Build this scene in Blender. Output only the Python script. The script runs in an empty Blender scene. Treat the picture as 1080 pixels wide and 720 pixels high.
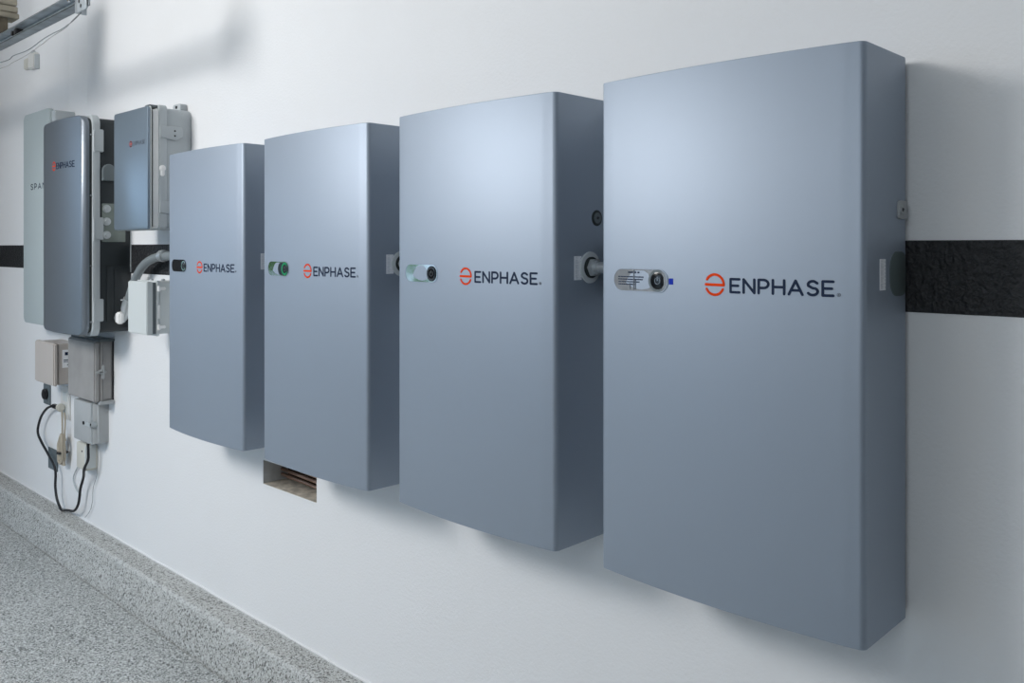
import bpy, bmesh, math, random
from math import pi, sin, cos, sqrt
from mathutils import Vector, Matrix
random.seed(4)
scene = bpy.context.scene
COL = scene.collection

# ------------------------------------------------------------------ camera
cam_d = bpy.data.cameras.new('camera')
cam = bpy.data.objects.new('camera', cam_d); COL.objects.link(cam)
cam_d.sensor_width = 36.0
cam_d.lens = 915.41 / 1080 * 36
cam_d.shift_y = -(360 - 260.87) / 1080
cam_d.clip_start = 0.02
cam.location = (0, -1.5888, 1.3182)
cam.rotation_euler = (pi / 2, 0, 0.76746)
scene.camera = cam

# ------------------------------------------------------------------ world, lights, exposure
w = bpy.data.worlds.new('world'); scene.world = w; w.use_nodes = True
bg = w.node_tree.nodes['Background']
bg.inputs[0].default_value = (0.55, 0.76, 1.0, 1); bg.inputs[1].default_value = 2.0

def area(name, loc, target, size, power, color=(1, 1, 1), size_y=None):
    d = bpy.data.lights.new(name, 'AREA'); d.energy = power; d.color = color
    d.shape = 'RECTANGLE' if size_y else 'DISK'; d.size = size
    if size_y: d.size_y = size_y
    o = bpy.data.objects.new(name, d); COL.objects.link(o); o.location = loc
    o.rotation_euler = (Vector(target) - Vector(loc)).to_track_quat('-Z', 'Y').to_euler()
    return o
area('ceiling_lamp_light', (-3.55, -2.9, 2.9), (-2.4, -0.2, 1.1), 1.5, 112, (1.0, 0.985, 0.97))
area('ceiling_lamp_light_b', (-2.0, -3.4, 2.9), (-1.6, 0.0, 1.2), 1.6, 14, (1.0, 0.985, 0.97))
area('fill_light', (0.3, -3.6, 2.7), (-0.3, 0.0, 1.2), 1.8, 24, (0.86, 0.94, 1.0))  # added fill behind the camera, lifts the right-hand wall

vs = scene.view_settings
vs.view_transform = 'Standard'; vs.look = 'None'; vs.gamma = 1.0; vs.use_curve_mapping = False
vs.exposure = 0.16

# ------------------------------------------------------------------ materials
def mat(name, col, rough=0.5, metal=0.0, bump=None, coat=0.0, var=0.0, vscale=3.0, spec=0.5):
    m = bpy.data.materials.new(name); m.use_nodes = True
    nt = m.node_tree; b = nt.nodes['Principled BSDF']
    b.inputs['Base Color'].default_value = (*col, 1); b.inputs['Roughness'].default_value = rough
    b.inputs['Metallic'].default_value = metal; b.inputs['Coat Weight'].default_value = coat
    b.inputs['Coat Roughness'].default_value = 0.15
    b.inputs['Specular IOR Level'].default_value = spec
    tc = nt.nodes.new('ShaderNodeTexCoord')
    if var:
        n = nt.nodes.new('ShaderNodeTexNoise'); n.inputs['Scale'].default_value = vscale
        n.inputs['Detail'].default_value = 5
        nt.links.new(tc.outputs['Object'], n.inputs['Vector'])
        r = nt.nodes.new('ShaderNodeValToRGB')
        r.color_ramp.elements[0].position = .3; r.color_ramp.elements[1].position = .7
        r.color_ramp.elements[0].color = (*[c * (1 - var) for c in col], 1)
        r.color_ramp.elements[1].color = (*[min(1, c * (1 + var * .5)) for c in col], 1)
        nt.links.new(n.outputs['Fac'], r.inputs[0]); nt.links.new(r.outputs[0], b.inputs['Base Color'])
    if bump:
        sc, st, dist = bump
        n = nt.nodes.new('ShaderNodeTexNoise'); n.inputs['Scale'].default_value = sc
        n.inputs['Detail'].default_value = 4; n.inputs['Roughness'].default_value = .6
        nt.links.new(tc.outputs['Object'], n.inputs['Vector'])
        bp = nt.nodes.new('ShaderNodeBump'); bp.inputs['Strength'].default_value = st
        bp.inputs['Distance'].default_value = dist
        nt.links.new(n.outputs['Fac'], bp.inputs['Height']); nt.links.new(bp.outputs[0], b.inputs['Normal'])
    return m

M = {}
M['wall'] = mat('wall_paint', (0.80, 0.81, 0.82), 0.62, bump=(120, .6, .0018), var=.02, vscale=1.3, spec=.35)
M['band'] = mat('band_paint', (0.014, 0.015, 0.017), 0.33, bump=(70, 1.0, .012), spec=.5)
M['ceiling'] = mat('ceiling_paint', (0.7, 0.7, 0.7), 0.8, bump=(40, .3, .002))
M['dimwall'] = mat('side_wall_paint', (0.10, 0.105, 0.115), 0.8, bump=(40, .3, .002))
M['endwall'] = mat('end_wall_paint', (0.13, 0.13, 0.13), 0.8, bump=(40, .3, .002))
M['ground'] = mat('driveway', (0.3, 0.3, 0.29), 0.9, bump=(30, .3, .01), var=.2)
M['hedge'] = mat('hedge_leaves', (0.10, 0.34, 0.04), 0.6, bump=(20, .8, .05), var=.6, vscale=9)
M['cabinet'] = mat('silver_blue_paint', (0.325, 0.38, 0.455), 0.50, metal=.42, coat=.0)
M['chassis'] = mat('chassis_grey', (0.10, 0.115, 0.13), 0.5, metal=.3)
M['orange'] = mat('orange_print', (0.80, 0.055, 0.002), 0.6, spec=.15)
M['ink'] = mat('dark_ink', (0.010, 0.022, 0.055), 0.6, spec=.2)
M['label_ink'] = mat('pale_label_ink', (0.62, 0.65, 0.70), 0.5)
M['greyink'] = mat('grey_ink', (0.12, 0.14, 0.17), 0.5)
M['silver_film'] = mat('silver_label_film', (0.40, 0.41, 0.42), 0.25, metal=.5, var=.25, vscale=30)
M['gloss_black'] = mat('gloss_black', (0.008, 0.009, 0.011), 0.14)
M['clear_film'] = mat('glossy_protective_film', (0.78, 0.8, 0.8), 0.05, metal=.95)
M['chrome'] = mat('chrome_ring', (0.75, 0.76, 0.78), 0.12, metal=1)
M['green_ring'] = mat('green_ring', (0.0, 0.22, 0.07), 0.25)
M['bluetab'] = mat('blue_tab', (0.003, 0.03, 0.42), 0.6, spec=.2)
M['white_label'] = mat('white_label', (0.9, 0.92, 0.95), 0.45)
M['rubber'] = mat('dark_rubber', (0.022, 0.03, 0.03), 0.5)
M['plug_green'] = mat('knockout_plug', (0.10, 0.13, 0.13), 0.45)
M['zinc'] = mat('zinc_metal', (0.6, 0.63, 0.64), 0.35, metal=.7, var=.2, vscale=20)
M['washer'] = mat('bright_washer', (0.62, 0.66, 0.67), 0.5)
M['galv'] = mat('galvanised_steel', (0.46, 0.50, 0.53), 0.42, metal=.45, var=.35, vscale=14)
M['steel_dark'] = mat('roller_black', (0.01, 0.01, 0.011), 0.5)
M['pvc'] = mat('grey_conduit', (0.20, 0.225, 0.235), 0.45)
M['enc_light'] = mat('light_grey_plastic', (0.47, 0.51, 0.53), 0.45)
M['enc_white'] = mat('off_white_plastic', (0.62, 0.66, 0.66), 0.45)
M['enc_dark'] = mat('charcoal_enclosure', (0.022, 0.028, 0.032), 0.45)
M['span'] = mat('pale_panel_paint', (0.43, 0.49, 0.50), 0.45)
M['lid_blue'] = mat('blue_grey_lid', (0.24, 0.30, 0.36), 0.34, metal=.5)
M['cover_grey'] = mat('slate_cover', (0.22, 0.25, 0.285), 0.36, metal=.6)
M['tray'] = mat('white_tray', (0.93, 0.93, 0.92), 0.5)
M['beige'] = mat('beige_plastic', (0.52, 0.48, 0.45), 0.5)
M['old_grey'] = mat('aged_grey_plastic', (0.33, 0.325, 0.32), 0.55, var=.15, vscale=8)
M['mid_grey'] = mat('mid_grey_plastic', (0.40, 0.42, 0.43), 0.5)
M['black'] = mat('black_rubber_cord', (0.010, 0.011, 0.014), 0.4)
M['cream_cord'] = mat('cream_cord', (0.42, 0.375, 0.30), 0.55)
M['white_plastic'] = mat('white_plastic', (0.70, 0.70, 0.68), 0.4)
M['ivory'] = mat('ivory_plastic', (0.62, 0.61, 0.55), 0.4)
M['plate_grey'] = mat('grey_plate', (0.13, 0.16, 0.175), 0.5)
M['timber'] = mat('raw_timber', (0.36, 0.33, 0.26), 0.8, bump=(60, .5, .002), var=.35, vscale=12)
M['timber_dark'] = mat('dark_timber', (0.10, 0.085, 0.06), 0.8, bump=(60, .5, .002), var=.5, vscale=25)
M['niche'] = mat('niche_plaster', (0.55, 0.56, 0.56), 0.8, bump=(60, .5, .002), var=.2, vscale=18)
M['niche_floor'] = mat('niche_sill', (0.62, 0.56, 0.47), 0.85, bump=(80, .5, .002), var=.45, vscale=30)
M['niche_dark'] = mat('niche_back', (0.05, 0.038, 0.03), 0.8, var=.5, vscale=30)
M['copper'] = mat('copper_pipe', (0.50, 0.33, 0.25), 0.3, metal=.8, var=.3, vscale=20)
M['hub'] = mat('grey_hub', (0.13, 0.155, 0.165), 0.35)
M['olive_plate'] = mat('grey_green_plate', (0.20, 0.235, 0.215), 0.4)

def speckle(name, base, c2, dark, light, dens=1.0, edge=False):
    m = bpy.data.materials.new(name); m.use_nodes = True; nt = m.node_tree; N = nt.nodes; L = nt.links
    b = N['Principled BSDF']; b.inputs['Roughness'].default_value = .55
    tc = N.new('ShaderNodeTexCoord')
    big = N.new('ShaderNodeTexNoise'); big.inputs['Scale'].default_value = 2.2; big.inputs['Detail'].default_value = 6
    L.new(tc.outputs['Object'], big.inputs['Vector'])
    r0 = N.new('ShaderNodeValToRGB'); r0.color_ramp.elements[0].position = .35; r0.color_ramp.elements[1].position = .65
    r0.color_ramp.elements[0].color = (*base, 1); r0.color_ramp.elements[1].color = (*c2, 1)
    L.new(big.outputs['Fac'], r0.inputs[0])
    last = r0.outputs[0]
    for sc, lo, hi, c in ((330, .0, .28, dark), (210, .0, .22, light), (380, .0, .30, light), (150, 0, .07, dark), (240, 0, .09, (.015, .02, .02))):
        v = N.new('ShaderNodeTexVoronoi'); v.inputs['Scale'].default_value = sc
        mp = N.new('ShaderNodeMapping'); mp.inputs['Location'].default_value = (sc * .37, sc * .11, 0)
        L.new(tc.outputs['Object'], mp.inputs[0]); L.new(mp.outputs[0], v.inputs['Vector'])
        sep = N.new('ShaderNodeSeparateColor'); L.new(v.outputs['Color'], sep.inputs[0])
        lt = N.new('ShaderNodeMath'); lt.operation = 'LESS_THAN'; lt.inputs[1].default_value = hi * dens
        L.new(sep.outputs[0], lt.inputs[0])
        mx = N.new('ShaderNodeMix'); mx.data_type = 'RGBA'
        ml = N.new('ShaderNodeMath'); ml.operation = 'MULTIPLY'; ml.inputs[1].default_value = .9
        L.new(lt.outputs[0], ml.inputs[0])
        L.new(ml.outputs[0], mx.inputs[0]); L.new(last, mx.inputs[6]); mx.inputs[7].default_value = (*c, 1)
        last = mx.outputs[2]
    if edge:      # edge highlight put into the colour along the curb nosing, paint drips beside the wall
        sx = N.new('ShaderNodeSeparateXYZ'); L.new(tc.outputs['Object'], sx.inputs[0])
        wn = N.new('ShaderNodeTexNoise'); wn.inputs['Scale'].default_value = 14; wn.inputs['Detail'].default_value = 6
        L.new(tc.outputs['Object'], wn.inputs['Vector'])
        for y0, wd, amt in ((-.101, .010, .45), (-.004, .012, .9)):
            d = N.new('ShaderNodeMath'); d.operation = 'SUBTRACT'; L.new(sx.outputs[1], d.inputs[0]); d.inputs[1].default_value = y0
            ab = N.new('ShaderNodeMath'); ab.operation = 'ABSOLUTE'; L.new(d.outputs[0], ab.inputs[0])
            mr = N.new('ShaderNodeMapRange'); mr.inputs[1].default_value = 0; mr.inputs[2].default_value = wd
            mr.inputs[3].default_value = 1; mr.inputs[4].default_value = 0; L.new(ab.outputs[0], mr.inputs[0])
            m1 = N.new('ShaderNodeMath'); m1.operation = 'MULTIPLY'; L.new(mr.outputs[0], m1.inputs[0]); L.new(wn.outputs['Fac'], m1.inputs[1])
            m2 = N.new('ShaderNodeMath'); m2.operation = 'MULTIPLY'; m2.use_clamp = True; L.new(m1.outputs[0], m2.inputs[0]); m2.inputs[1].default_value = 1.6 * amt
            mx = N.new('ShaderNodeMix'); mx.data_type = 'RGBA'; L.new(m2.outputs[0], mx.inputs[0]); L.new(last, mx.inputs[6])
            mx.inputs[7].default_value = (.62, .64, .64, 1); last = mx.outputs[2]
    L.new(last, b.inputs['Base Color'])
    n = N.new('ShaderNodeTexNoise'); n.inputs['Scale'].default_value = 160; n.inputs['Detail'].default_value = 4
    L.new(tc.outputs['Object'], n.inputs['Vector'])
    bp = N.new('ShaderNodeBump'); bp.inputs['Strength'].default_value = .5; bp.inputs['Distance'].default_value = .002
    L.new(n.outputs['Fac'], bp.inputs['Height']); L.new(bp.outputs[0], b.inputs['Normal'])
    return m
M['floor'] = speckle('speckled_concrete_floor', (0.33, 0.35, 0.345), (0.42, 0.44, 0.435), (0.12, 0.13, 0.13), (0.66, 0.69, 0.69))
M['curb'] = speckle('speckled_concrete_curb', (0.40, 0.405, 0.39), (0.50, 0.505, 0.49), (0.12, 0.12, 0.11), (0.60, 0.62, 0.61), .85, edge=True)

# ------------------------------------------------------------------ helpers
def obj(name, bm, m, parent=None, loc=None, smooth=True, ang=32):
    me = bpy.data.meshes.new(name)
    bmesh.ops.remove_doubles(bm, verts=bm.verts, dist=1e-6)
    bmesh.ops.recalc_face_normals(bm, faces=bm.faces)
    if smooth:
        for f in bm.faces: f.smooth = True
        lim = math.radians(ang)
        for e in bm.edges:
            if len(e.link_faces) == 2:
                if e.calc_face_angle(0) > lim: e.smooth = False
            else: e.smooth = False
    bm.to_mesh(me); bm.free()
    me.materials.append(M[m] if isinstance(m, str) else m)
    o = bpy.data.objects.new(name, me); COL.objects.link(o)
    if parent: o.parent = parent
    if loc: o.location = loc
    return o

def tag(o, label=None, cat=None, group=None, kind=None):
    if label: o['label'] = label
    if cat: o['category'] = cat
    if group: o['group'] = group
    if kind: o['kind'] = kind
    return o

def thing(name, label, cat, loc=(0, 0, 0), group=None):
    o = bpy.data.objects.new(name, None); COL.objects.link(o); o.location = loc
    o.empty_display_size = .05
    return tag(o, label, cat, group)

def B(): return bmesh.new()

def box(bm, x0, x1, y0, y1, z0, z1, bev=0.0, seg=2):
    r = bmesh.ops.create_cube(bm, size=1.0)
    vs_ = r['verts']
    for v in vs_:
        v.co = Vector(((x0 + x1) / 2 + v.co.x * (x1 - x0), (y0 + y1) / 2 + v.co.y * (y1 - y0), (z0 + z1) / 2 + v.co.z * (z1 - z0)))
    if bev:
        es = list({e for v in vs_ for e in v.link_edges})
        bmesh.ops.bevel(bm, geom=es, offset=bev, segments=seg, affect='EDGES', clamp_overlap=True)
    return bm

def cyl(bm, c, axis, r, h, n=24, r2=None, bev=0):
    """cylinder centred at c along axis ('x','y','z')"""
    rot = {'x': Matrix.Rotation(pi / 2, 4, 'Y'), 'y': Matrix.Rotation(-pi / 2, 4, 'X'), 'z': Matrix.Identity(4)}[axis]
    q = bmesh.ops.create_cone(bm, cap_ends=True, segments=n, radius1=r, radius2=r if r2 is None else r2, depth=h,
                              matrix=Matrix.Translation(c) @ rot)
    if bev:
        es = [e for v in q['verts'] for e in v.link_edges if len(e.link_faces) == 2 and e.calc_face_angle(0) > 1]
        bmesh.ops.bevel(bm, geom=list(set(es)), offset=bev, segments=2, affect='EDGES')
    return bm

def prism(bm, pts, axis, a0, a1, bev=0.0):
    """closed 2-D outline pts extruded along axis: 'z' -> pts=(x,y); 'y' -> pts=(x,z); 'x' -> pts=(y,z). Small bevel rings at both ends."""
    def P(p, a):
        return {'z': (p[0], p[1], a), 'y': (p[0], a, p[1]), 'x': (a, p[0], p[1])}[axis]
    n = len(pts)
    rings = []
    if bev:
        cx = [Vector(p) for p in pts]
        area2 = sum(cx[i].x * cx[(i + 1) % n].y - cx[(i + 1) % n].x * cx[i].y for i in range(n))
        s = 1 if area2 > 0 else -1
        ins = []
        for i in range(n):
            d1 = (cx[i] - cx[i - 1]); d2 = (cx[(i + 1) % n] - cx[i])
            if d1.length < 1e-9: d1 = d2
            if d2.length < 1e-9: d2 = d1
            d1.normalize(); d2.normalize()
            nn = Vector((-(d1.y + d2.y), d1.x + d2.x)) * s
            if nn.length < 1e-6: nn = Vector((-d1.y, d1.x)) * s
            nn.normalize(); k = max(.5, nn.dot(Vector((-d1.y, d1.x)) * s))
            ins.append(cx[i] + nn * bev / k)
        sg = 1 if a1 > a0 else -1
        def mixp(t): return [cx[i].lerp(ins[i], t) for i in range(n)]
        lev = [(1, 0), (.3, .3), (0, 1)]
        for t, h in lev: rings.append([bm.verts.new(P(p, a0 + sg * h * bev)) for p in mixp(t)])
        for t, h in reversed(lev): rings.append([bm.verts.new(P(p, a1 - sg * h * bev)) for p in mixp(t)])
    else:
        rings = [[bm.verts.new(P(p, a)) for p in pts] for a in (a0, a1)]
    for A, C in zip(rings, rings[1:]):
        for i in range(n):
            bm.faces.new((A[i], A[(i + 1) % n], C[(i + 1) % n], C[i]))
    bm.faces.new(rings[0]); bm.faces.new(rings[-1])
    return bm

def rrect(x0, x1, z0, z1, r, n=6):
    pts = []
    for cx, cz, a in ((x1 - r, z1 - r, 0), (x0 + r, z1 - r, 90), (x0 + r, z0 + r, 180), (x1 - r, z0 + r, 270)):
        for k in range(n + 1):
            t = math.radians(a + 90 * k / n); pts.append((cx + r * cos(t), cz + r * sin(t)))
    return pts

def catmull(P, k=6):
    P = [Vector(p) for p in P]; out = []
    for i in range(len(P) - 1):
        p0 = P[max(i - 1, 0)]; p1 = P[i]; p2 = P[i + 1]; p3 = P[min(i + 2, len(P) - 1)]
        for j in range(k):
            t = j / k
            out.append(.5 * ((2 * p1) + (p2 - p0) * t + (2 * p0 - 5 * p1 + 4 * p2 - p3) * t * t + (3 * p1 - p0 - 3 * p2 + p3) * t ** 3))
    out.append(P[-1]); return out

def tube(bm, P, r, n=10, smooth=6):
    pts = catmull(P, smooth) if smooth else [Vector(p) for p in P]
    up = Vector((0.1, 1, 0.05)).normalized(); prev = None
    for i, p in enumerate(pts):
        t = (pts[min(i + 1, len(pts) - 1)] - pts[max(i - 1, 0)]).normalized()
        a = t.cross(up)
        if a.length < 1e-4: a = t.cross(Vector((1, 0, 0)))
        a.normalize(); b_ = t.cross(a)
        ring = [bm.verts.new(p + (a * cos(2 * pi * k / n) + b_ * sin(2 * pi * k / n)) * r) for k in range(n)]
        if prev:
            for k in range(n): bm.faces.new((prev[k], prev[(k + 1) % n], ring[(k + 1) % n], ring[k]))
        else: bm.faces.new(ring)
        prev = ring
    bm.faces.new(prev)
    return bm

# --- lettering drawn as round-capped strokes; yf(x) gives the surface it lies on
def arc(cx, cy, rx, ry, a0, a1, n=10):
    return [(cx + rx * cos(math.radians(a0 + (a1 - a0) * k / n)), cy + ry * sin(math.radians(a0 + (a1 - a0) * k / n))) for k in range(n + 1)]
GLYPH = {
    'E': (.56, [[(.56, 1), (0, 1), (0, 0), (.56, 0)], [(0, .5), (.48, .5)]]),
    'N': (.66, [[(0, 0), (0, 1), (.66, 0), (.66, 1)]]),
    'P': (.58, [[(0, 0), (0, 1), (.30, 1)] + arc(.30, .70, .28, .30, 90, -90)[1:] + [(0, .40)]]),
    'H': (.66, [[(0, 0), (0, 1)], [(.66, 0), (.66, 1)], [(0, .5), (.66, .5)]]),
    'A': (.76, [[(0, 0), (.38, 1), (.76, 0)], [(.15, .30), (.61, .30)]]),
    'S': (.58, [[(.55, .86)] + arc(.30, .75, .25, .25, 45, 200, 8)[1:] + [(.30, .50)] + arc(.30, .26, .28, .26, 55, -150, 10)]),
}
def stroke(bm, pts, wd, yf, y_out, cap=6):
    """pts in world (x,z)."""
    h = wd / 2
    def slab(poly):
        f = [bm.verts.new((x, yf(x) - y_out, z)) for x, z in poly]
        g = [bm.verts.new((x, yf(x) + .0008, z)) for x, z in poly]
        bm.faces.new(f)
        n = len(f)
        for i in range(n): bm.faces.new((f[i], f[(i + 1) % n], g[(i + 1) % n], g[i]))
    for (a, b_) in zip(pts, pts[1:]):
        d = Vector((b_[0] - a[0], b_[1] - a[1]))
        if d.length < 1e-7: continue
        a0 = math.atan2(d.y, d.x)
        poly = [(b_[0] + h * cos(a0 - pi / 2 + pi * k / cap), b_[1] + h * sin(a0 - pi / 2 + pi * k / cap)) for k in range(cap + 1)]
        poly += [(a[0] + h * cos(a0 + pi / 2 + pi * k / cap), a[1] + h * sin(a0 + pi / 2 + pi * k / cap)) for k in range(cap + 1)]
        slab(poly)
def word(bm, text, x0, width, z0, cap, yf, sw, out=.0006, gap=.27):
    tot = sum(GLYPH[c][0] for c in text) + gap * (len(text) - 1)
    k = (width - sw) / tot; x = x0 + sw / 2
    for c in text:
        wd, st = GLYPH[c]
        for s in st: stroke(bm, [(x + px * k, z0 + sw / 2 + pz * (cap - sw)) for px, pz in s], sw, yf, out)
        x += (wd + gap) * k
def emblem(bm, cx, cz, r, sw, yf, out=.0006):
    q = r - sw / 2
    stroke(bm, [(cx + q * cos(math.radians(t)), cz + q * sin(math.radians(t))) for t in range(150, -1, -10)] + [(cx + q, cz - .02 * r)], sw, yf, out)
    stroke(bm, [(cx - q, cz - .0 * r), (cx + q, cz - .02 * r)], sw * 1.1, yf, out)
    stroke(bm, [(cx + q * cos(math.radians(t)), cz + q * sin(math.radians(t))) for t in range(206, 335, 8)], sw, yf, out)

# ------------------------------------------------------------------ the setting
BZ0, BZ1 = 1.2045, 1.3305            # painted band
NX0, NX1, NZ0, NZ1, ND = -2.748, -2.415, 0.4885, 0.572, 0.10
XL, XR_, YB, ZT, ZF = -5.75, 1.7, -5.4, 3.0, -0.14

def quad(bm, *p): return bm.faces.new([bm.verts.new(q) for q in p])
bm = B()
xs = [XL, NX0, NX1, XR_]; zs = [ZF - .1, NZ0, NZ1, ZT]
for i in range(3):
    for j in range(3):
        if i == 1 and j == 1: continue
        quad(bm, (xs[i], 0, zs[j]), (xs[i + 1], 0, zs[j]), (xs[i + 1], 0, zs[j + 1]), (xs[i], 0, zs[j + 1]))
# thickness of the wall (outer face and the reveal of the niche is its own piece)
quad(bm, (XL, .2, ZF - .1), (XR_, .2, ZF - .1), (XR_, .2, ZT), (XL, .2, ZT))
wall = tag(obj('wall_back', bm, 'wall', smooth=False), kind='structure')
bm = B(); prism(bm, [(-5.07, .0), (-5.054, -.03), (-4.528, -.03), (-4.377, .0)], 'z', 1.42, ZT)
tag(obj('trim_1', bm, 'wall', smooth=False), kind='structure')          # shallow pilaster above the panels
bm = B()
quad(bm, (XL, -.0012, BZ0), (XR_, -.0012, BZ0), (XR_, -.0012, BZ1), (XL, -.0012, BZ1))
quad(bm, (XL, -.0012, BZ1), (XR_, -.0012, BZ1), (XR_, .0, BZ1), (XL, .0, BZ1))
quad(bm, (XL, -.0012, BZ0), (XR_, -.0012, BZ0), (XR_, .0, BZ0), (XL, .0, BZ0))
tag(obj('trim_2', bm, 'band', smooth=False), kind='structure')
# niche
bm = B()
quad(bm, (NX0, 0, NZ0), (NX0, ND, NZ0), (NX0, ND, NZ1), (NX0, 0, NZ1))
quad(bm, (NX1, 0, NZ0), (NX1, ND, NZ0), (NX1, ND, NZ1), (NX1, 0, NZ1))
quad(bm, (NX0, 0, NZ1), (NX1, 0, NZ1), (NX1, ND, NZ1), (NX0, ND, NZ1))
niche = tag(obj('wall_niche', bm, 'niche', smooth=False), kind='structure')
bm = B(); box(bm, NX0, NX1, .0005, ND, NZ0 - .01, NZ0 + .0008); obj('sill', bm, 'niche_floor', niche)
bm = B(); box(bm, NX0, NX1, ND - .001, ND + .02, NZ0, NZ1); obj('dark_opening', bm, 'niche_dark', niche)
for k, z in enumerate((.506, .524, .542)):
    bm = B(); tube(bm, [(NX0 + .002, ND - .026, z + .003), (NX0 + .18, ND - .030, z), (NX1 - .002, ND - .034, z - .002)], .0062, 10)
    tag(obj('copper_pipe', bm, 'copper'), ('lowest of three thin copper pipes inside the wall niche', 'middle of three thin copper pipes inside the wall niche', 'topmost of three thin copper pipes inside the wall niche')[k],
        'pipe', 'copper pipes in the wall niche')

# curb with sloping, rounded front edge and the floor
prof = [(0, 0), (-.088, 0)]
for k in range(1, 7):
    t = pi / 2 * k / 6; prof.append((-.088 - .02 * sin(t), -.02 * (1 - cos(t))))
prof += [(-.150, ZF + .002), (-.150, ZF - .08), (0, ZF - .08)]
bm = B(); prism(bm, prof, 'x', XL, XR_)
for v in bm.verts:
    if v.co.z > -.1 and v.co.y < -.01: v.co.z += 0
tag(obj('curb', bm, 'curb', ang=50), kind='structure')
bm = B()
# raised grout bead where the curb meets the wall
tube(bm, [(x, -.001 + .0012 * sin(x * 9), .0015 + .0015 * sin(x * 23)) for x in [XL * (1 - k / 120) + XR_ * k / 120 for k in range(121)]], .0045, 6, 0)
tag(obj('baseboard_back', bm, 'wall'), kind='structure')
bm = B(); box(bm, XL, XR_, YB - 6, -.157, ZF - .1, ZF)
tag(obj('floor', bm, 'floor', smooth=False), kind='structure')
bm = B(); box(bm, XL, XR_, -.157, -.150, ZF - .1, ZF - .008)
tag(obj('trim_3', bm, 'rubber', smooth=False), kind='structure')
bm = B(); box(bm, XL, XR_, YB, .2, ZT, ZT + .1); tag(obj('ceiling', bm, 'ceiling', smooth=False), kind='structure')
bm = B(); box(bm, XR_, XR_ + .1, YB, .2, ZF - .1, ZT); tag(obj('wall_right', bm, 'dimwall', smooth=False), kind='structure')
# left end wall with a side doorway added for window reflections, wall behind the camera with the open garage doorway
bm = B()
box(bm, XL - .15, XL, -1.4, .2, ZF - .1, ZT)
box(bm, XL - .15, XL, YB, -3.2, ZF - .1, ZT)
box(bm, XL - .15, XL, -3.2, -1.4, 2.2, ZT)
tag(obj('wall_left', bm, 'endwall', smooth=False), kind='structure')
bm = B()
box(bm, XL - .15, -5.2, YB - .15, YB, ZF - .1, ZT)
box(bm, -3.4, XR_, YB - .15, YB, ZF - .1, ZT)
box(bm, -5.2, -3.4, YB - .15, YB, 2.3, ZT)
tag(obj('wall_front', bm, 'ceiling', smooth=False), kind='structure')
bm = B(); box(bm, -16, XL - .15, -14, 8, ZF - .3, ZF - .02); tag(obj('driveway', bm, 'ground', smooth=False), kind='structure')
bm = B(); box(bm, -12.2, -12, -14, 8, ZF - .1, 1.9); tag(obj('wall_reflected', bm, 'wall', smooth=False), kind='structure')  # unseen wall, added as pale backdrop for the window reflections

bush_spots = [(-9.2, -2.9), (-9.2, -4.35), (-9.3, -5.9)]  # unseen bushes, added so green reflects in the cabinet windows
for k, (bxx, byy) in enumerate(bush_spots):
    t = thing('reflected_bush', ('unseen leafy green bush reflected in the cabinet windows, nearest the house', 'unseen leafy green bush reflected in the cabinet windows, middle one', 'unseen leafy green bush reflected in the cabinet windows, farthest from the house')[k], 'bush', (bxx, byy, ZF - .02), 'unseen bushes for window reflections')
    bm = B(); random.seed(20 + k)
    for q in range(700):
        th = random.uniform(0, 2 * pi); ph = random.uniform(-.6, 1.5); rr = random.uniform(.42, .58)
        c = Vector((rr * cos(th) * cos(ph), rr * sin(th) * cos(ph), .78 + rr * 1.25 * sin(ph)))
        d1 = Vector((random.gauss(0, 1), random.gauss(0, 1), random.gauss(0, 1))).normalized() * .07
        d2 = d1.orthogonal().normalized() * .03
        bm.faces.new([bm.verts.new(c - d1), bm.verts.new(c + d2), bm.verts.new(c + d1), bm.verts.new(c - d2)])
    tag(obj('leaves', bm, 'hedge', t, smooth=False), kind='stuff')
    bm = B(); tube(bm, [(0, 0, 0), (.02, .01, .3), (0, .02, .7)], .04, 8, 3); obj('stem', bm, 'timber_dark', t)

# ------------------------------------------------------------------ battery cabinets
W_, H_ = 0.530, 0.980
YF, BUL, YK = -.1976, .0165, -.022
Z0 = 0.6705
RC = .0125
def yfront(X):
    return lambda x: YF - BUL * max(0.0, 1 - ((x - (X + W_ / 2)) / (W_ / 2)) ** 2)
def cabinet_bm(W=W_, H=H_, yk=YK, r_l=.005, r_r=RC):
    f = yfront(0)
    pts = [(0.0, yk)]
    for k in range(0, 6):
        t = pi + (pi / 2) * k / 5
        pts.append((r_l + r_l * cos(t), YF + r_l + r_l * sin(t)))
    N = 36
    for k in range(1, N):
        x = r_l + (W - r_r - r_l) * k / N
        # ease the bulge to zero at the arc starts
        pts.append((x, f(x)))
    for k in range(0, 11):
        t = -pi / 2 + (pi / 2) * k / 10
        pts.append((W - r_r + r_r * cos(t), YF + r_r + r_r * sin(t)))
    pts.append((W, yk))
    bm = B(); prism(bm, pts, 'z', 0, H, .0022)
    return bm
X4 = [-1.0878, -1.7430, -2.4029, -3.0573]
LBL = ['largest silver-blue wall cabinet nearest the camera, rightmost of four, silver text label in its window',
       'second cabinet from the right in the row of four, colourful reflections in its window',
       'third cabinet from the right, green ring around the button, above the wall niche',
       'smallest-looking and leftmost of four silver-blue cabinets, black window, beside the grey enclosure']
LBL = ['largest silver-blue wall cabinet, nearest the camera, with printed silver label strip in its window',
       'silver-blue wall cabinet second from the right, bright film over its window',
       'silver-blue wall cabinet with green ring button, hanging above the wall niche',
       'silver-blue wall cabinet with all-black window, farthest left of the four']

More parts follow.
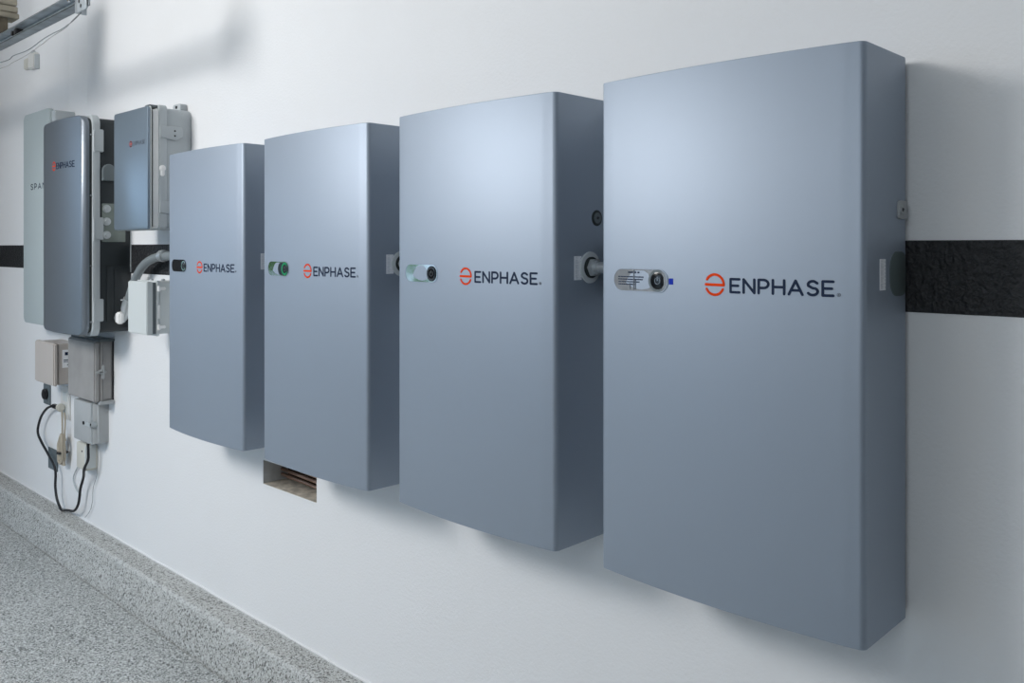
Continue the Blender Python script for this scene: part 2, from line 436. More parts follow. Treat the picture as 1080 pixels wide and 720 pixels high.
def pill(bm, x0, x1, z0, z1, yf, out, inn=.001):
    pts = rrect(x0, x1, z0, z1, (z1 - z0) / 2 - 1e-4, 10)
    f = [bm.verts.new((x, yf(x) - out, z)) for x, z in pts]; g = [bm.verts.new((x, yf(x) + inn, z)) for x, z in pts]
    bm.faces.new(f)
    for i in range(len(f)): bm.faces.new((f[i], f[(i + 1) % len(f)], g[(i + 1) % len(f)], g[i]))
def pill_ring(bm, x0, x1, z0, z1, yf, wd, out):
    r = (z1 - z0) / 2 - 1e-4
    P1 = rrect(x0, x1, z0, z1, r, 10); P2 = rrect(x0 + wd, x1 - wd, z0 + wd, z1 - wd, r - wd, 10)
    a = [bm.verts.new((x, yf(x) + .001, z)) for x, z in P1]; b1 = [bm.verts.new((x, yf(x) - out, z)) for x, z in P1]
    c = [bm.verts.new((x, yf(x) - out, z)) for x, z in P2]; d = [bm.verts.new((x, yf(x) + .0005, z)) for x, z in P2]
    n = len(a)
    for i in range(n):
        j = (i + 1) % n
        bm.faces.new((a[i], a[j], b1[j], b1[i])); bm.faces.new((b1[i], b1[j], c[j], c[i])); bm.faces.new((c[i], c[j], d[j], d[i]))
def ring(bm, c, r0, r1, yb, out, n=32):
    """flat ring facing -y"""
    V = [[bm.verts.new((c[0] + r * cos(2 * pi * k / n), y, c[1] + r * sin(2 * pi * k / n))) for k in range(n)] for r, y in ((r1, yb + .001), (r1, yb - out), (r0, yb - out), (r0, yb + .0005))]
    for A, C in zip(V, V[1:]):
        for k in range(n): bm.faces.new((A[k], A[(k + 1) % n], C[(k + 1) % n], C[k]))
def disc(bm, c, r, yb, out, n=32):
    V = [[bm.verts.new((c[0] + rr * cos(2 * pi * k / n), y, c[1] + rr * sin(2 * pi * k / n))) for k in range(n)] for rr, y in ((r, yb + .001), (r, yb - out * .7), (r * .93, yb - out))]
    for A, C in zip(V, V[1:]):
        for k in range(n): bm.faces.new((A[k], A[(k + 1) % n], C[(k + 1) % n], C[k]))
    bm.faces.new(V[-1])

for i, X in enumerate(X4):
    t = thing('battery_cabinet', LBL[i], 'battery cabinet', (X, 0, Z0), 'silver-blue battery cabinets in a row on the wall')
    f = yfront(0)
    obj('cover', cabinet_bm(), 'cabinet', t, ang=25)
    bm = B(); box(bm, .006, W_ - .006, -.024, -.003, .006, H_ - .006, .002); obj('back_chassis', bm, 'cabinet', t)
    for za, zb_ in ((.70, .78), (.15, .20)):
        bm = B(); box(bm, .06, W_ - .06, -.010, 0, za, zb_, .002); obj('wall_bracket', bm, 'zinc', t)
    # print
    dz = 1.2515 - Z0
    bm = B(); emblem(bm, .2675, dz, .0205, .0046, f); obj('emblem', bm, 'orange', t)
    bm = B(); word(bm, 'ENPHASE', .297, .186, dz - .0145, .0275, f, .0045); obj('lettering', bm, 'ink', t)
    bm = B(); ring(bm, (.4895, dz - .0105), .0022, .0031, f(.4895), .0005, 16)
    stroke(bm, [(.4888, dz - .012), (.4888, dz - .0092), (.4902, dz - .0098), (.4888, dz - .0106), (.4902, dz - .012)], .0006, f, .0005)
    obj('registered_mark', bm, 'greyink', t)
    # status window
    zc = 1.2548 - Z0
    wx0, wx1 = .033, .166
    fp = lambda x: f(x)
    kind = ('silver_film', 'clear_film', 'clear_film', 'gloss_black')[i]
    bm = B(); pill(bm, wx0, wx1, zc - .0215, zc + .0215, fp, .0007)
    win = obj('status_window', bm, ('silver_film', 'clear_film', 'clear_film', 'gloss_black')[i], t)
    win['label'] = ('silver label strip with small print', 'bright mirror-like film window', 'pale film window with a dark right half', 'black glossy window')[i]
    bm = B(); pill_ring(bm, wx0 - .0012, wx1 + .0012, zc - .0227, zc + .0227, fp, .0016, .0012); obj('window_rim', bm, 'cabinet', win)
    bx = .143
    if i == 0:
        bm = B()
        random.seed(3)
        for r_, (xa, xb) in enumerate(((.044, .108), (.044, .106), (.045, .098), (.045, .088))):
            z = zc + .0062 - r_ * .0049; x = xa
            while x < xb:
                l = random.choice((.0035, .0055, .007, .0045))
                box(bm, x, min(x + l, xb), f(x) - .0011, f(x), z - .0010, z + .0010); x += l + .0014
        x = .070
        for l in (.013, .003, .004):
            box(bm, x, x + l, f(x) - .0011, f(x), zc + .0135, zc + .0165); x += l + .004
        obj('small_print', bm, 'ink', win)
        bm = B(); box(bm, .0835, .0855, f(.085) - .0010, f(.085), zc - .019, zc + .019); box(bm, .074, .0755, f(.075) - .0010, f(.075), zc - .0185, zc - .006)
        box(bm, .088, .089, f(.088) - .0010, f(.088), zc - .0185, zc + .001)
        obj('film_crease', bm, 'greyink', win)
        bm = B(); box(bm, wx1 + .003, wx1 + .0125, f(.17) - .0009, f(.17) + .001, zc - .006, zc + .0055); tag(obj('blue_tab', bm, 'bluetab', t), 'small bright blue sticker tab')
        bm = B(); disc(bm, (bx, zc), .0165, f(bx), .0014)
        bt = obj('power_button', bm, 'gloss_black', win)
        bm = B(); ring(bm, (bx, zc), .0165, .0212, f(bx), .0011); obj('button_ring', bm, 'plate_grey', win)
    else:
        bm = B(); pill(bm, .036 if i == 3 else (.124 if i == 1 else .100), wx1 - .003, zc - .0185, zc + .0185, fp, .0010); obj('dark_panel', bm, 'gloss_black', win)
        bm = B(); disc(bm, (bx, zc), .012, f(bx), .0018); obj('power_button', bm, 'gloss_black', win)
        bm = B(); ring(bm, (bx, zc), .0125 if i != 2 else .0125, .0190 if i == 2 else .0170, f(bx), .0016)
        rg = obj('button_ring', bm, 'green_ring' if i == 2 else 'chrome', win)
    bm = B(); fy = lambda x, q=f(bx): q
    stroke(bm, [(bx + .006 * cos(math.radians(a)), zc + .006 * sin(math.radians(a))) for a in range(130, 411, 20)], .0011, fy, .0022)
    stroke(bm, [(bx, zc + .001), (bx, zc + .0075)], .0011, fy, .0022)
    obj('power_symbol', bm, 'silver_film', win)
    # right side: serial label, screw recess, knock-out
    bm = B(); box(bm, W_ - .0005, W_ + .0006, -.137, -.112, 1.247 - Z0, 1.299 - Z0); lb = obj('serial_label', bm, 'white_label', t)
    bm = B(); random.seed(8)
    for k in range(30):
        z = 1.2495 - Z0 + k * .0016
        if k % 7 != 6: box(bm, W_, W_ + .0010, -.134, -.134 + random.choice((.007, .010, .013)), z, z + .0007)
    for k in range(8): box(bm, W_, W_ + .0010, -.117, -.115, 1.250 - Z0 + k * .006, 1.2535 - Z0 + k * .006)
    obj('label_print', bm, 'label_ink', lb)
    if i == 0:
        bm = B(); pts = rrect(-.094, -.012, 1.235 - Z0, 1.311 - Z0, .030, 10); pts = [(min(a, -.022), b_) for a, b_ in pts]
        prism(bm, pts, 'x', W_ - .001, W_ + .0008, .0004); obj('knockout_cover', bm, 'plug_green', t)
        bm = B(); pts = rrect(-.060, -.010, 1.3675 - Z0, 1.399 - Z0, .008, 6); pts = [(min(a, -.022), b_) for a, b_ in pts]
        prism(bm, pts, 'x', W_ - .001, W_ + .004, .001); tb = obj('mounting_tab', bm, 'mid_grey', t)
        cc = (W_ + .0042, -.050, 1.383 - Z0)
    else:
        cc = (W_ + .0010, -.058, 1.384 - Z0)
        bm = B(); prism(bm, [(cc[1] + .018 * cos(a * pi / 12), cc[2] + .018 * sin(a * pi / 12)) for a in range(24)], 'x', W_ - .001, W_ + .0015, .001)
        tb = obj('screw_boss', bm, 'rubber', t)
    bm = B(); cyl(bm, cc, 'x', .0075 if i == 0 else .012, .004, 20); sc = obj('screw', bm, 'hub' if i else 'mid_grey', tb)
    bm = B(); cyl(bm, (cc[0] + .0018, cc[1], cc[2]), 'x', .0035, .002, 6); cyl(bm, (cc[0] + .0018, cc[1] + .004, cc[2] + .001), 'x', .0012, .002, 6)
    obj('screw_socket', bm, 'black', tb)

# short conduit couplings that join neighbouring cabinets
for k in range(3):
    xa = X4[k + 1] + W_; xb = X4[k]
    g = thing('conduit_coupling', ('short metal coupling with big round washer between the two nearest cabinets',
                                   'metal coupling between the second and third cabinets from the right',
                                   'metal coupling between the two farthest cabinets')[k], 'pipe fitting', (xa, -.084, 1.274), 'metal couplings between the cabinets')
    L_ = xb - xa
    bm = B(); cyl(bm, (.002, 0, 0), 'x', .035, .004, 40, bev=.001); obj('sealing_washer', bm, 'washer', g)
    bm = B(); cyl(bm, (.006, 0, 0), 'x', .0235, .006, 36, bev=.001); obj('rubber_gasket', bm, 'rubber', g)
    bm = B(); cyl(bm, (.015, 0, 0), 'x', .021, .012, 6, bev=.001); cyl(bm, (.024, 0, 0), 'x', .016, .008, 24, bev=.001); obj('lock_nut', bm, 'zinc', g)
    bm = B(); cyl(bm, (L_ / 2, 0, 0), 'x', .0125, L_ - .001, 24); obj('pipe', bm, 'zinc', g)
    bm = B(); cyl(bm, (L_ - .040, 0, 0), 'x', .0185, .030, 24, bev=.002)
    for q in range(5): cyl(bm, (L_ - .053 + q * .006, 0, 0), 'x', .0198, .002, 24)
    obj('coupling_sleeve', bm, 'zinc', g)
    bm = B(); cyl(bm, (L_ - .006, 0, 0), 'x', .032, .011, 36, bev=.002); obj('far_flange', bm, 'rubber', g)

# ------------------------------------------------------------------ pale slim panel behind
t = thing('electrical_panel', 'tall slim pale grey-green wall panel at far left, partly behind the slate one', 'electrical panel', (-4.905, 0, .935))
bm = B(); prism(bm, rrect(0, .385, 0, 1.06, .035, 8), 'y', -.122, -.098, .004); obj('front_cover', bm, 'span', t)
bm = B(); prism(bm, rrect(.010, .385, .006, 1.05, .03, 6), 'y', -.100, 0, .003); bm_ = obj('housing', bm, 'enc_light', t)
bm = B(); prism(bm, rrect(.376, .430, .01, 1.045, .012, 5), 'y', -.112, -.02, .003); obj('side_flange', bm, 'enc_light', t)
bm = B(); word(bm, 'SPAN', .113, .215, .672, .031, lambda x: -.122, .0046, gap=.42); obj('lettering', bm, 'ink', t)

# ------------------------------------------------------------------ slate enclosure with curved cover
EX0, EX1 = -4.385, -3.868
EW = EX1 - EX0
t = thing('system_enclosure', 'tall slate grey enclosure with curved cover and charcoal side, left of the blue-grey lid box', 'electrical enclosure', (EX0, 0, .94))
def ef(x): return -.190 - .030 * max(0, 1 - ((x - EW * .52) / (EW * .56)) ** 2)
bm = B()
# curved shell: grid of columns
cols = 30
def zlim(x):
    r = .055; d = min(x, EW - x)
    ins = r - sqrt(max(0, r * r - (r - d) ** 2)) if d < r else 0
    return ins, .945 - ins
top = []; 
xs_ = [0, .003, .008, .016, .028, .041, .055] + [.055 + (EW - .110) * k / 22 for k in range(1, 22)] + [EW - .055, EW - .041, EW - .028, EW - .016, EW - .008, EW - .003, EW]
rows = []
for x in xs_:
    a, b_ = zlim(x); e = min(x, EW - x); yo = ef(x) + (.010 * (1 - min(1, e / .02)) ** 2)
    rows.append([bm.verts.new((x, yb_, z)) for yb_, z in ((-.176, a), (yo + .004, a), (yo, a + .004), (yo, b_ - .004), (yo + .004, b_), (-.176, b_))])
for A, C in zip(rows, rows[1:]):
    for k in range(5): bm.faces.new((A[k], A[k + 1], C[k + 1], C[k]))
    bm.faces.new((A[5], A[0], C[0], C[5]))
bm.faces.new(rows[0]); bm.faces.new(rows[-1])
cov = obj('curved_cover', bm, 'cover_grey', t, ang=40)
bm = B(); emblem(bm, .222, .740, .021, .0045, ef, .001); obj('emblem', bm, 'orange', cov)
bm = B(); word(bm, 'ENPHASE', .252, .19, .725, .028, ef, .0038, .001); obj('lettering', bm, 'ink', cov)
bm = B(); prism(bm, rrect(.010, EW - .003, .010, .935, .035, 8), 'y', -.176, -.165, .002); obj('gasket', bm, 'rubber', t)
bm = B(); prism(bm, rrect(.000, EW + .006, -.004, .949, .040, 8), 'y', -.165, -.133, .004); fl = obj('door_frame', bm, 'enc_light', t)
for z in (.833, .455, .105):
    bm = B(); box(bm, EW - .004, EW + .011, -.160, -.120, z - .045, z + .052, .003); obj('hinge', bm, 'enc_light', fl)
    bm = B(); cyl(bm, (EW + .008, -.160, z), 'z', .0045, .094, 12); obj('hinge_pin', bm, 'enc_light', fl)
for z in (.86, .60, .30, .06):
    bm = B(); cyl(bm, (EW, -.171, z), 'x', .004, .006, 12); obj('cover_screw', bm, 'chrome', fl)
bm = B(); prism(bm, rrect(.012, EW, .010, .935, .02, 6), 'y', -.133, 0, .002); bd = obj('body', bm, 'enc_dark', t)
bm = B()
pts = [(-.128, .665), (-.128, .70)] + [(-.100 + .028 * cos(math.radians(a)), .708 + .030 * sin(math.radians(a))) for a in range(180, -1, -15)] + [(-.072, .665)]
prism(bm, pts, 'x', EW - .002, EW + .020, .006); obj('domed_hub', bm, 'hub', bd)
bm = B(); box(bm, EW - .002, EW + .006, -.126, -.026, .402, .568, .002); pl = obj('terminal_plate', bm, 'olive_plate', bd)
for z in (.545, .490, .432):
    bm = B(); cyl(bm, (EW + .010, -.108, z), 'x', .017, .010, 20, bev=.002); cyl(bm, (EW + .018, -.108, z), 'x', .009, .010, 6, bev=.001); obj('cable_gland', bm, 'zinc', pl)
bm = B(); box(bm, EW - .002, EW + .004, -.108, -.012, .055, .30, .004); box(bm, EW - .002, EW + .008, -.075, -.055, .06, .29, .002); obj('access_panel', bm, 'enc_dark', bd)
bm = B(); box(bm, EW - .001, EW + .006, -.004, .0, .27, .47); obj('edge_strip', bm, 'enc_light', bd)

# ------------------------------------------------------------------ box with blue-grey lid standing open a little
GX0, GX1 = -3.612, -3.292
GW = GX1 - GX0
t = thing('combiner_box', 'light grey wall box with tilted-open blue-grey lid and latches, above the small white junction box', 'electrical enclosure', (GX0, 0, 1.388))
bm = B()
pts = rrect(0, GW, 0, .470, .012, 5)
prism(bm, pts, 'y', -.174, -.163, .003)
lid = obj('lid', bm, 'lid_blue', t)
bm = B(); prism(bm, rrect(-.002, GW + .002, -.002, .472, .013, 5), 'y', -.163, -.159, .001); obj('lid_edge', bm, 'enc_white', lid)
bm = B(); fy = lambda x: -.174; emblem(bm, .165, .336, .012, .0032, fy, .0008); obj('emblem', bm, 'orange', lid)
bm = B(); word(bm, 'ENPHASE', .183, .115, .328, .016, fy, .0022, .0008); obj('lettering', bm, 'greyink', lid)
bm = B(); prism(bm, rrect(.004, GW - .006, .006, .462, .012, 5), 'y', -.1595, -.152, .001); obj('gasket', bm, 'rubber', t)
bm = B(); prism(bm, rrect(.004, GW - .002, .004, .466, .014, 5), 'y', -.156, -.104, .020); obj('inner_tray', bm, 'tray', t)
bm = B(); prism(bm, rrect(-.002, GW + .004, -.002, .480, .016, 5), 'y', -.131, -.100, .003); rim = obj('rim', bm, 'enc_light', t)
bm = B(); prism(bm, rrect(.004, GW, .004, .472, .03, 7), 'y', -.101, 0, .004); obj('body', bm, 'enc_light', t)
for z in (.375, .085):
    bm = B(); pts = [(-.130, z - .020), (-.130, z + .024), (-.045, z + .024), (-.038, z + .012), (-.040, z - .012), (-.070, z - .030)]
    prism(bm, pts, 'x', GW + .002, GW + .010, .002); lt = obj('latch', bm, 'enc_light', rim)
for z in (.382, .363):
    bm = B(); cyl(bm, (GW + .010, -.072, z), 'x', .0035, .003, 10); obj('latch_screw', bm, 'black', rim)
bm = B(); cyl(bm, (GW + .008, -.120, .235), 'x', .012, .014, 16, bev=.004); box(bm, GW + .002, GW + .012, -.128, -.112, .205, .235, .003); obj('lid_catch', bm, 'tray', rim)
bm = B(); prism(bm, rrect(GW - .10, GW - .035, .468, .500, .010, 5), 'y', -.030, -.002, .002); tb = obj('mounting_ear', bm, 'enc_light', t)
bm = B(); cyl(bm, (GW - .066, -.031, .487), 'y', .006, .004, 12); obj('ear_screw', bm, 'black', tb)
bm = B(); box(bm, GW - .05, GW - .01, -.165, -.12, .466, .478, .003); obj('top_hinge', bm, 'hub', t)

# ------------------------------------------------------------------ small white junction box
JX0, JX1 = -3.508, -3.332
JW = JX1 - JX0
t = thing('junction_box', 'small off-white junction box with latched lid, under the blue-grey lid box', 'junction box', (JX0, 0, .980))
bm = B(); box(bm, 0, JW, -.160, -.136, 0, .205, .003); obj('lid', bm, 'enc_white', t)
bm = B(); box(bm, .004, JW - .003, -.137, -.122, .003, .202, .001); obj('lid_band', bm, 'hub', t)
bm = B(); box(bm, -.001, JW + .004, -.123, -.113, -.006, .209, .002); obj('rim', bm, 'enc_white', t)
bm = B(); box(bm, .003, JW, -.114, 0, .002, .203, .004); obj('body', bm, 'enc_white', t)
for z in (.178, .028):
    bm = B(); box(bm, JW - .001, JW + .010, -.118, -.088, z - .006, z + .006, .003); cyl(bm, (JW + .007, -.116, z), 'z', .006, .022, 12, bev=.002); obj('latch', bm, 'tray', t)
bm = B(); box(bm, JW - .001, JW + .005, -.121, -.110, .06, .115, .002); obj('hinge', bm, 'tray', t)
for px_, py_ in ((.045, -.085), (.05, -.04)):
    bm = B(); cyl(bm, (px_, py_, .207), 'z', .008, .008, 16, bev=.002); obj('top_plug', bm, 'enc_light', t)

# ------------------------------------------------------------------ bent conduit
t = thing('bent_conduit', 'grey flexible conduit bending down from the leftmost cabinet into the charcoal enclosure', 'conduit', (-3.83, -.05, 1.02))
O = Vector((-3.83, -.05, 1.02))
bm = B(); path = [(-3.10, -.05, 1.284), (-3.30, -.05, 1.284), (-3.42, -.05, 1.283), (-3.53, -.05, 1.272), (-3.62, -.05, 1.243), (-3.69, -.05, 1.195), (-3.745, -.05, 1.130), (-3.785, -.05, 1.07)]
tube(bm, [Vector(p) - O for p in path], .0175, 16); pp = obj('pipe', bm, 'pvc', t)
bm = B(); tube(bm, [Vector(p) - O for p in [(-3.772, -.05, 1.098), (-3.790, -.05, 1.068), (-3.80, -.05, 1.05)]], .0215, 16, 2); obj('collar', bm, 'zinc', t)
bm = B(); tube(bm, [Vector(p) - O for p in [(-3.796, -.05, 1.058), (-3.806, -.05, 1.035), (-3.826, -.05, 1.018), (-3.857, -.05, 1.012)]], .020, 14, 4); obj('elbow', bm, 'zinc', t)
bm = B(); box(bm, .0, .045, -.034, -.012, -.030, .020, .006); obj('elbow_cover', bm, 'tray', t)
bm = B(); cyl(bm, (-.027, 0, -.008), 'x', .028, .008, 8, bev=.002); obj('lock_nut', bm, 'zinc', t)
bm = B(); cyl(bm, (.395, 0, .264), 'x', .024, .035, 12, bev=.003); obj('pipe_fitting', bm, 'zinc', t)
bm = B(); cyl(bm, (.050, -.024, .075), 'y', .005, .016, 8); obj('clamp_screw', bm, 'chrome', t)

# ------------------------------------------------------------------ beige box
t = thing('beige_box', 'beige plastic box with small status label on its side, left of the aged grey box', 'electrical box', (-4.733, 0, .652))
bm = B(); box(bm, 0, .268, -.122, -.100, 0, .205, .006, 3); obj('lid', bm, 'beige', t)
bm = B(); box(bm, .004, .264, -.101, 0, .004, .200, .004); obj('body', bm, 'beige', t)
bm = B(); box(bm, .2635, .2650, -.082, -.030, .085, .172); lb = obj('side_label', bm, 'white_label', t)
bm = B(); box(bm, .2645, .2656, -.070, -.056, .145, .160); box(bm, .2645, .2656, -.076, -.040, .120, .124); box(bm, .2645, .2656, -.076, -.045, .112, .115); box(bm, .2645, .2656, -.060, -.050, .095, .100)
obj('label_print', bm, 'ink', lb)

# ------------------------------------------------------------------ aged grey box
t = thing('utility_box', 'aged grey-brown utility box with side hasp, above the pale grey box', 'electrical box', (-4.385, 0, .612))
GW2 = .330
bm = B(); box(bm, 0, GW2, -.086, -.060, .008, .282, .006, 3); dr = obj('door', bm, 'old_grey', t)
bm = B(); box(bm, -.003, GW2 + .003, -.061, -.052, .003, .287, .002); obj('door_flange', bm, 'old_grey', t)
bm = B(); box(bm, .004, GW2 - .006, -.053, 0, .010, .280, .003); obj('body', bm, 'old_grey', t)
bm = B(); box(bm, -.006, GW2 + .010, -.070, 0, .280, .290, .002); tag(obj('rain_hood', bm, 'hub', t), 'dark top edge of the box')
bm = B(); box(bm, GW2 - .02, GW2 + .012, -.066, 0, -.004, .012, .002); obj('bottom_ledge', bm, 'mid_grey', t)
bm = B(); box(bm, GW2 - .006, GW2 - .001, -.006, 0, .01, .28); obj('back_gap', bm, 'black', t)
bm = B()
cyl(bm, (GW2 + .004, -.060, .146), 'x', .011, .012, 14, bev=.003); box(bm, GW2 - .002, GW2 + .010, -.082, -.034, .138, .150, .004)
box(bm, GW2 - .002, GW2 + .012, -.056, -.044, .112, .176, .004)
obj('hasp', bm, 'mid_grey', t)
bm = B(); box(bm, GW2 - .004, GW2 - .002, -.050, -.012, .02, .27, .002); obj('side_panel', bm, 'old_grey', t)

# ------------------------------------------------------------------ pale grey box below
t = thing('meter_box', 'pale grey small box with rounded corners and side tag, directly under the aged grey-brown box', 'electrical box', (-4.345, 0, .405))
pts = [(0, 0), (0, -.066), (.006, -.073), (.186, -.073), (.205, -.060), (.212, -.045), (.228, -.044), (.230, 0)]
bm = B(); prism(bm, pts, 'z', .012, .200, .005); obj('body', bm, 'mid_grey', t)
bm = B(); box(bm, .196, .203, -.069, -.050, .008, .203, .002); obj('cover_edge', bm, 'enc_light', t)
bm = B(); box(bm, .150, .212, -.0775, -.073, .092, .112, .001); box(bm, .205, .216, -.076, -.040, .090, .116, .004); hs = obj('hasp', bm, 'enc_light', t)
bm = B(); cyl(bm, (.128, -.074, .102), 'y', .008, .006, 14); obj('screw', bm, 'black', t)
bm = B(); cyl(bm, (.210, -.070, .104), 'y', .005, .014, 8); obj('hasp_pin', bm, 'black', hs)

# ------------------------------------------------------------------ outlets, plates, cords
t = thing('wall_outlet', 'dark grey outlet plate with black socket, below the beige box', 'outlet', (-4.972, 0, .495))
bm = B(); box(bm, 0, .10, -.006, 0, 0, .105, .002); obj('cover_plate', bm, 'plate_grey', t)
bm = B(); cyl(bm, (.050, -.014, .055), 'y', .028, .020, 20, bev=.004); obj('socket', bm, 'black', t)

t = thing('wall_outlet', 'white outlet plate behind the cream plug, left of the pale grey box', 'outlet', (-4.715, 0, .455))
bm = B(); box(bm, 0, .125, -.007, 0, 0, .165, .002); obj('cover_plate', bm, 'white_plastic', t)
bm = B(); box(bm, .035, .09, -.009, -.006, .09, .135, .001); box(bm, .035, .09, -.009, -.006, .03, .075, .001); obj('socket', bm, 'enc_white', t)

bm = B(); box(bm, -4.905, -4.770, -.004, 0, .166, .276, .001)
tag(obj('blank_plate', bm, 'plate_grey'), 'flat dark grey blank plate low on the wall behind the black cord', 'wall plate')

t = thing('black_power_cord', 'black power cord looping from the cream plug down to the floor curb', 'power cord', (-4.671, -.035, .517))
O = Vector((-4.671, -.035, .517))
cp = [(-4.69, .517), (-4.738, .513), (-4.821, .492), (-4.906, .442), (-4.958, .379), (-4.960, .339), (-4.906, .303), (-4.835, .27), (-4.766, .238), (-4.716, .209), (-4.700, .173), (-4.705, .113), (-4.684, .056), (-4.635, .0165), (-4.600, .013), (-4.54, .026), (-4.445, .044), (-4.39, .092), (-4.366, .165), (-4.318, .228), (-4.245, .285), (-4.195, .335), (-4.190, .37), (-4.195, .412)]
bm = B(); tube(bm, [Vector((x, -.035 - .028 * max(0, min(1, (x + 4.33) / .09)), z)) - O for x, z in cp], .0062, 10, 6); obj('cable', bm, 'black', t)
bm = B(); box(bm, -.060, .006, -.012, .012, -.011, .009, .004); obj('plug_grip', bm, 'black', t)
bm = B(); cyl(bm, (.020, .006, -.001), 'x', .020, .030, 20, bev=.006); tag(obj('cream_adapter', bm, 'ivory', t), 'round cream plug body')

t = thing('coiled_cord', 'cream cord folded in a bundle and tied, hanging below the white outlet', 'power cord', (-4.605, -.03, .24))
O = Vector((-4.605, -.03, .24))
bm = B()
tube(bm, [Vector(p) - O for p in [(-4.625, -.03, .505), (-4.628, -.028, .45), (-4.622, -.03, .39), (-4.63, -.03, .36)]], .0042, 8)
tube(bm, [Vector(p) - O for p in [(-4.590, -.03, .50), (-4.588, -.028, .45), (-4.590, -.03, .39), (-4.58, -.03, .36)]], .0042, 8)
random.seed(5)
for k in range(7):
    o1 = random.uniform(-.010, .010); o2 = random.uniform(-.012, .0); s = .020 + .006 * (k % 4)
    P = []
    for a in range(0, 361, 30):
        q = math.radians(a); zz = .327 + .062 * sin(q) - .01 * (k % 3)
        wd = s * (1 if zz > .315 else .5 + .2 * (k % 3))
        P.append(Vector((-4.608 + o1 - (zz - .33) * -.15 + wd * cos(q), -.032 + o2 - .004 * sin(q * 2), zz)) - O)
    tube(bm, P, .0062, 8, 3)
for k in range(4):
    tube(bm, [Vector(p) - O for p in [(-4.612 + .010 * (k - 1.5), -.034, .30), (-4.63 + .018 * (k - 1), -.034, .262), (-4.635 + .022 * (k - 1), -.030, .235)]], .0062, 8)
obj('cable_bundle', bm, 'cream_cord', t)
bm = B(); cyl(bm, (-.008, -.003, .058), 'z', .027, .007, 18); obj('cable_tie', bm, 'black', t)

t = thing('power_adapter', 'white block power adapter hanging under the pale grey box', 'power adapter', (-4.365, -.002, .272))
bm = B()
pts = rrect(0, .125, 0, .125, .012, 5); prism(bm, pts, 'y', -.052, 0, .006); obj('body', bm, 'ivory', t)
bm = B(); box(bm, .108, .126, -.054, -.006, .01, .12, .003); obj('side_cap', bm, 'enc_white', t)
bm = B(); cyl(bm, (.075, -.053, .088), 'y', .004, .003, 10); obj('indicator', bm, 'black', t)

bm = B(); tube(bm, [(-4.400, -.02, .40), (-4.405, -.016, .33), (-4.430, -.010, .280), (-4.500, -.008, .225), (-4.535, -.008, .180), (-4.520, -.008, .150), (-4.485, -.008, .130), (-4.448, -.008, .118)], .0036, 8)
tag(obj('thin_grey_wire', bm, 'enc_light'), 'thin pale grey wire curling beside the white power adapter', 'wire')
bm = B(); tube(bm, [(-4.222, -.012, .421), (-4.217, -.010, .347), (-4.228, -.010, .256), (-4.275, -.010, .181), (-4.286, -.010, .111), (-4.322, -.010, .059), (-4.37, -.012, .022)], .0018, 8)
tag(obj('thin_clear_wire', bm, 'mid_grey'), 'hair-thin grey wire hanging right of the black cord down to the curb', 'wire')

# little sensor pair on the pilaster
t = thing('door_sensor', 'tiny two-piece white sensor high on the wall under the metal rail', 'sensor', (-5.03, 0, 2.262))
O = Vector((-5.03, 0, 2.262))
S_ = .0
bm = B(); box(bm, -.205, -.140, -.022, 0, .03, .088, .004); obj('magnet_half', bm, 'ivory', t)
bm = B(); box(bm, -.020, .075, -.058, -.03, .0, .080, .005); obj('switch_half', bm, 'white_plastic', t)
bm = B(); box(bm, .072, .082, -.054, -.03, -.006, .070, .002); obj('side_clip', bm, 'enc_light', t)
bm = B(); box(bm, -.010, .020, -.046, -.03, .078, .10, .003); obj('bracket', bm, 'enc_light', t)

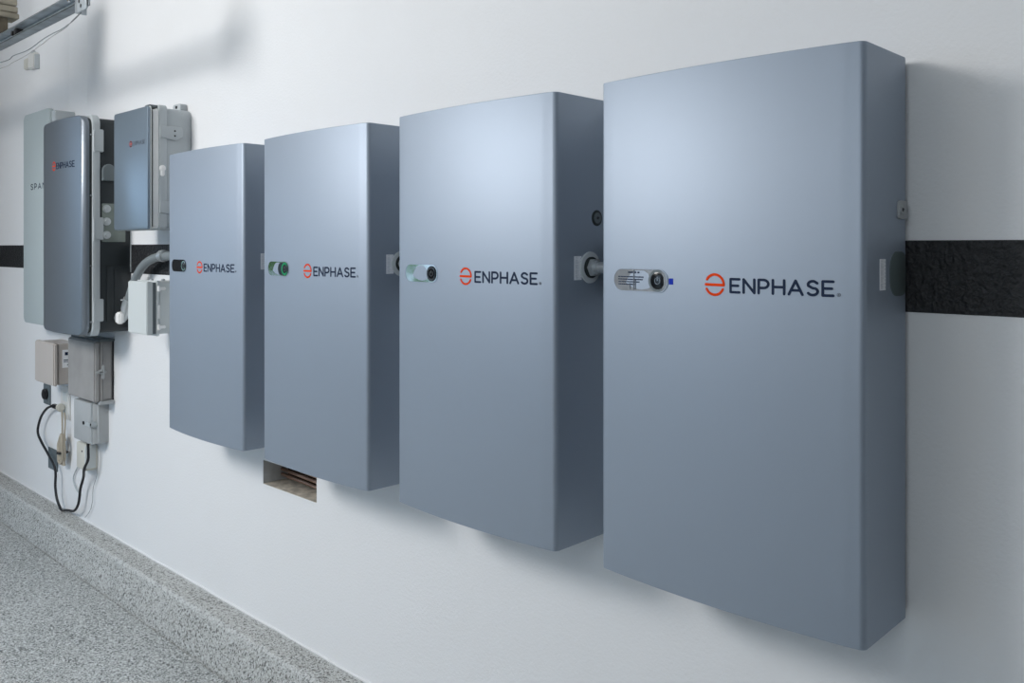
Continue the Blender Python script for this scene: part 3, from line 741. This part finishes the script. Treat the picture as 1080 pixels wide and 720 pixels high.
# ------------------------------------------------------------------ garage-door rail with end bracket, wires, timber
t = thing('metal_rail', 'galvanised steel channel rail crossing the top left corner', 'metal rail', (-3.09, -.5, 2.142))
th = .0025
bm = B(); x0, x1 = -2.56, .004
box(bm, x0, x1, .038, .041, 0, .042)
box(bm, x0, x1, 0, .041, 0, th)
box(bm, x0, x1, 0, .041, .042 - th, .042)
box(bm, x0, x1, 0, .002, 0, .004); box(bm, x0, x1, 0, .002, .038, .042)
obj('channel', bm, 'galv', t)
for x in (-.665,):
    bm = B(); cyl(bm, (x, .018, .018), 'y', .016, .030, 20, bev=.003); cyl(bm, (x - .03, .018, .018), 'y', .010, .034, 16); obj('roller', bm, 'steel_dark', t)
bm = B()
pts = rrect(-.008, .098, -.036, .13, .008, 4); prism(bm, pts, 'y', -.004, .0, .0006)
box(bm, .0, .004, -.004, .03, -.036, .13); box(bm, .094, .098, -.004, .0, -.030, .13)
br = obj('end_bracket', bm, 'galv', t)
for hx, hz in ((.030, .0), (.030, .034), (.066, .012), (.070, .05), (.045, -.018), (.066, .085), (.03, .075)):
    bm = B(); cyl(bm, (hx, -.0042, hz), 'y', .0065, .001, 14); obj('bolt_hole', bm, 'black', br)
for hx, hz in ((.048, .022), (-.055, .020)):
    bm = B(); cyl(bm, (hx, -.007, hz), 'y', .008, .008, 6, bev=.001); obj('hex_bolt', bm, 'chrome', br)
bm = B(); cyl(bm, (.045, .004, .49), 'z', .004, .74, 12); obj('hanger_strap', bm, 'galv', t)

for k, P in enumerate(([(-3.040, 2.100), (-3.113, 2.086), (-3.221, 2.076), (-3.315, 2.076), (-3.414, 2.072), (-3.57, 2.059), (-3.738, 2.064), (-3.856, 2.059), (-4.4, 2.10)],
                       [(-3.040, 2.097), (-3.113, 2.084), (-3.175, 2.071), (-3.315, 2.063), (-3.414, 2.053), (-3.57, 2.040), (-3.738, 2.036), (-3.856, 2.034), (-4.4, 2.06)])):
    bm = B(); tube(bm, [(x, -.505 - (0.004 * k), z) for x, z in P], .0016 if k == 0 else .0012, 7)
    tag(obj('sagging_wire', bm, 'old_grey' if k else 'hub'), ('upper of two thin wires sagging under the metal rail', 'lower of two thin wires sagging under the metal rail')[k], 'wire', 'wires under the rail')

t = thing('timber_beam', 'rough timber beam end at the top left corner above the rail', 'timber beam', (-4.1, -.378, 2.19))
for k, (a, b_) in enumerate(((.105, .128), (.130, .158), (.160, .30))):
    bm = B(); box(bm, -.10, -.004 * (k % 2), -1.0, 0 - .004 * k, a, b_, .003)
    obj('board', bm, 'timber', t)
bm = B(); box(bm, -.09, -.005, -1.0, -.042, .0, .105, .003); obj('lower_block', bm, 'timber_dark', t)
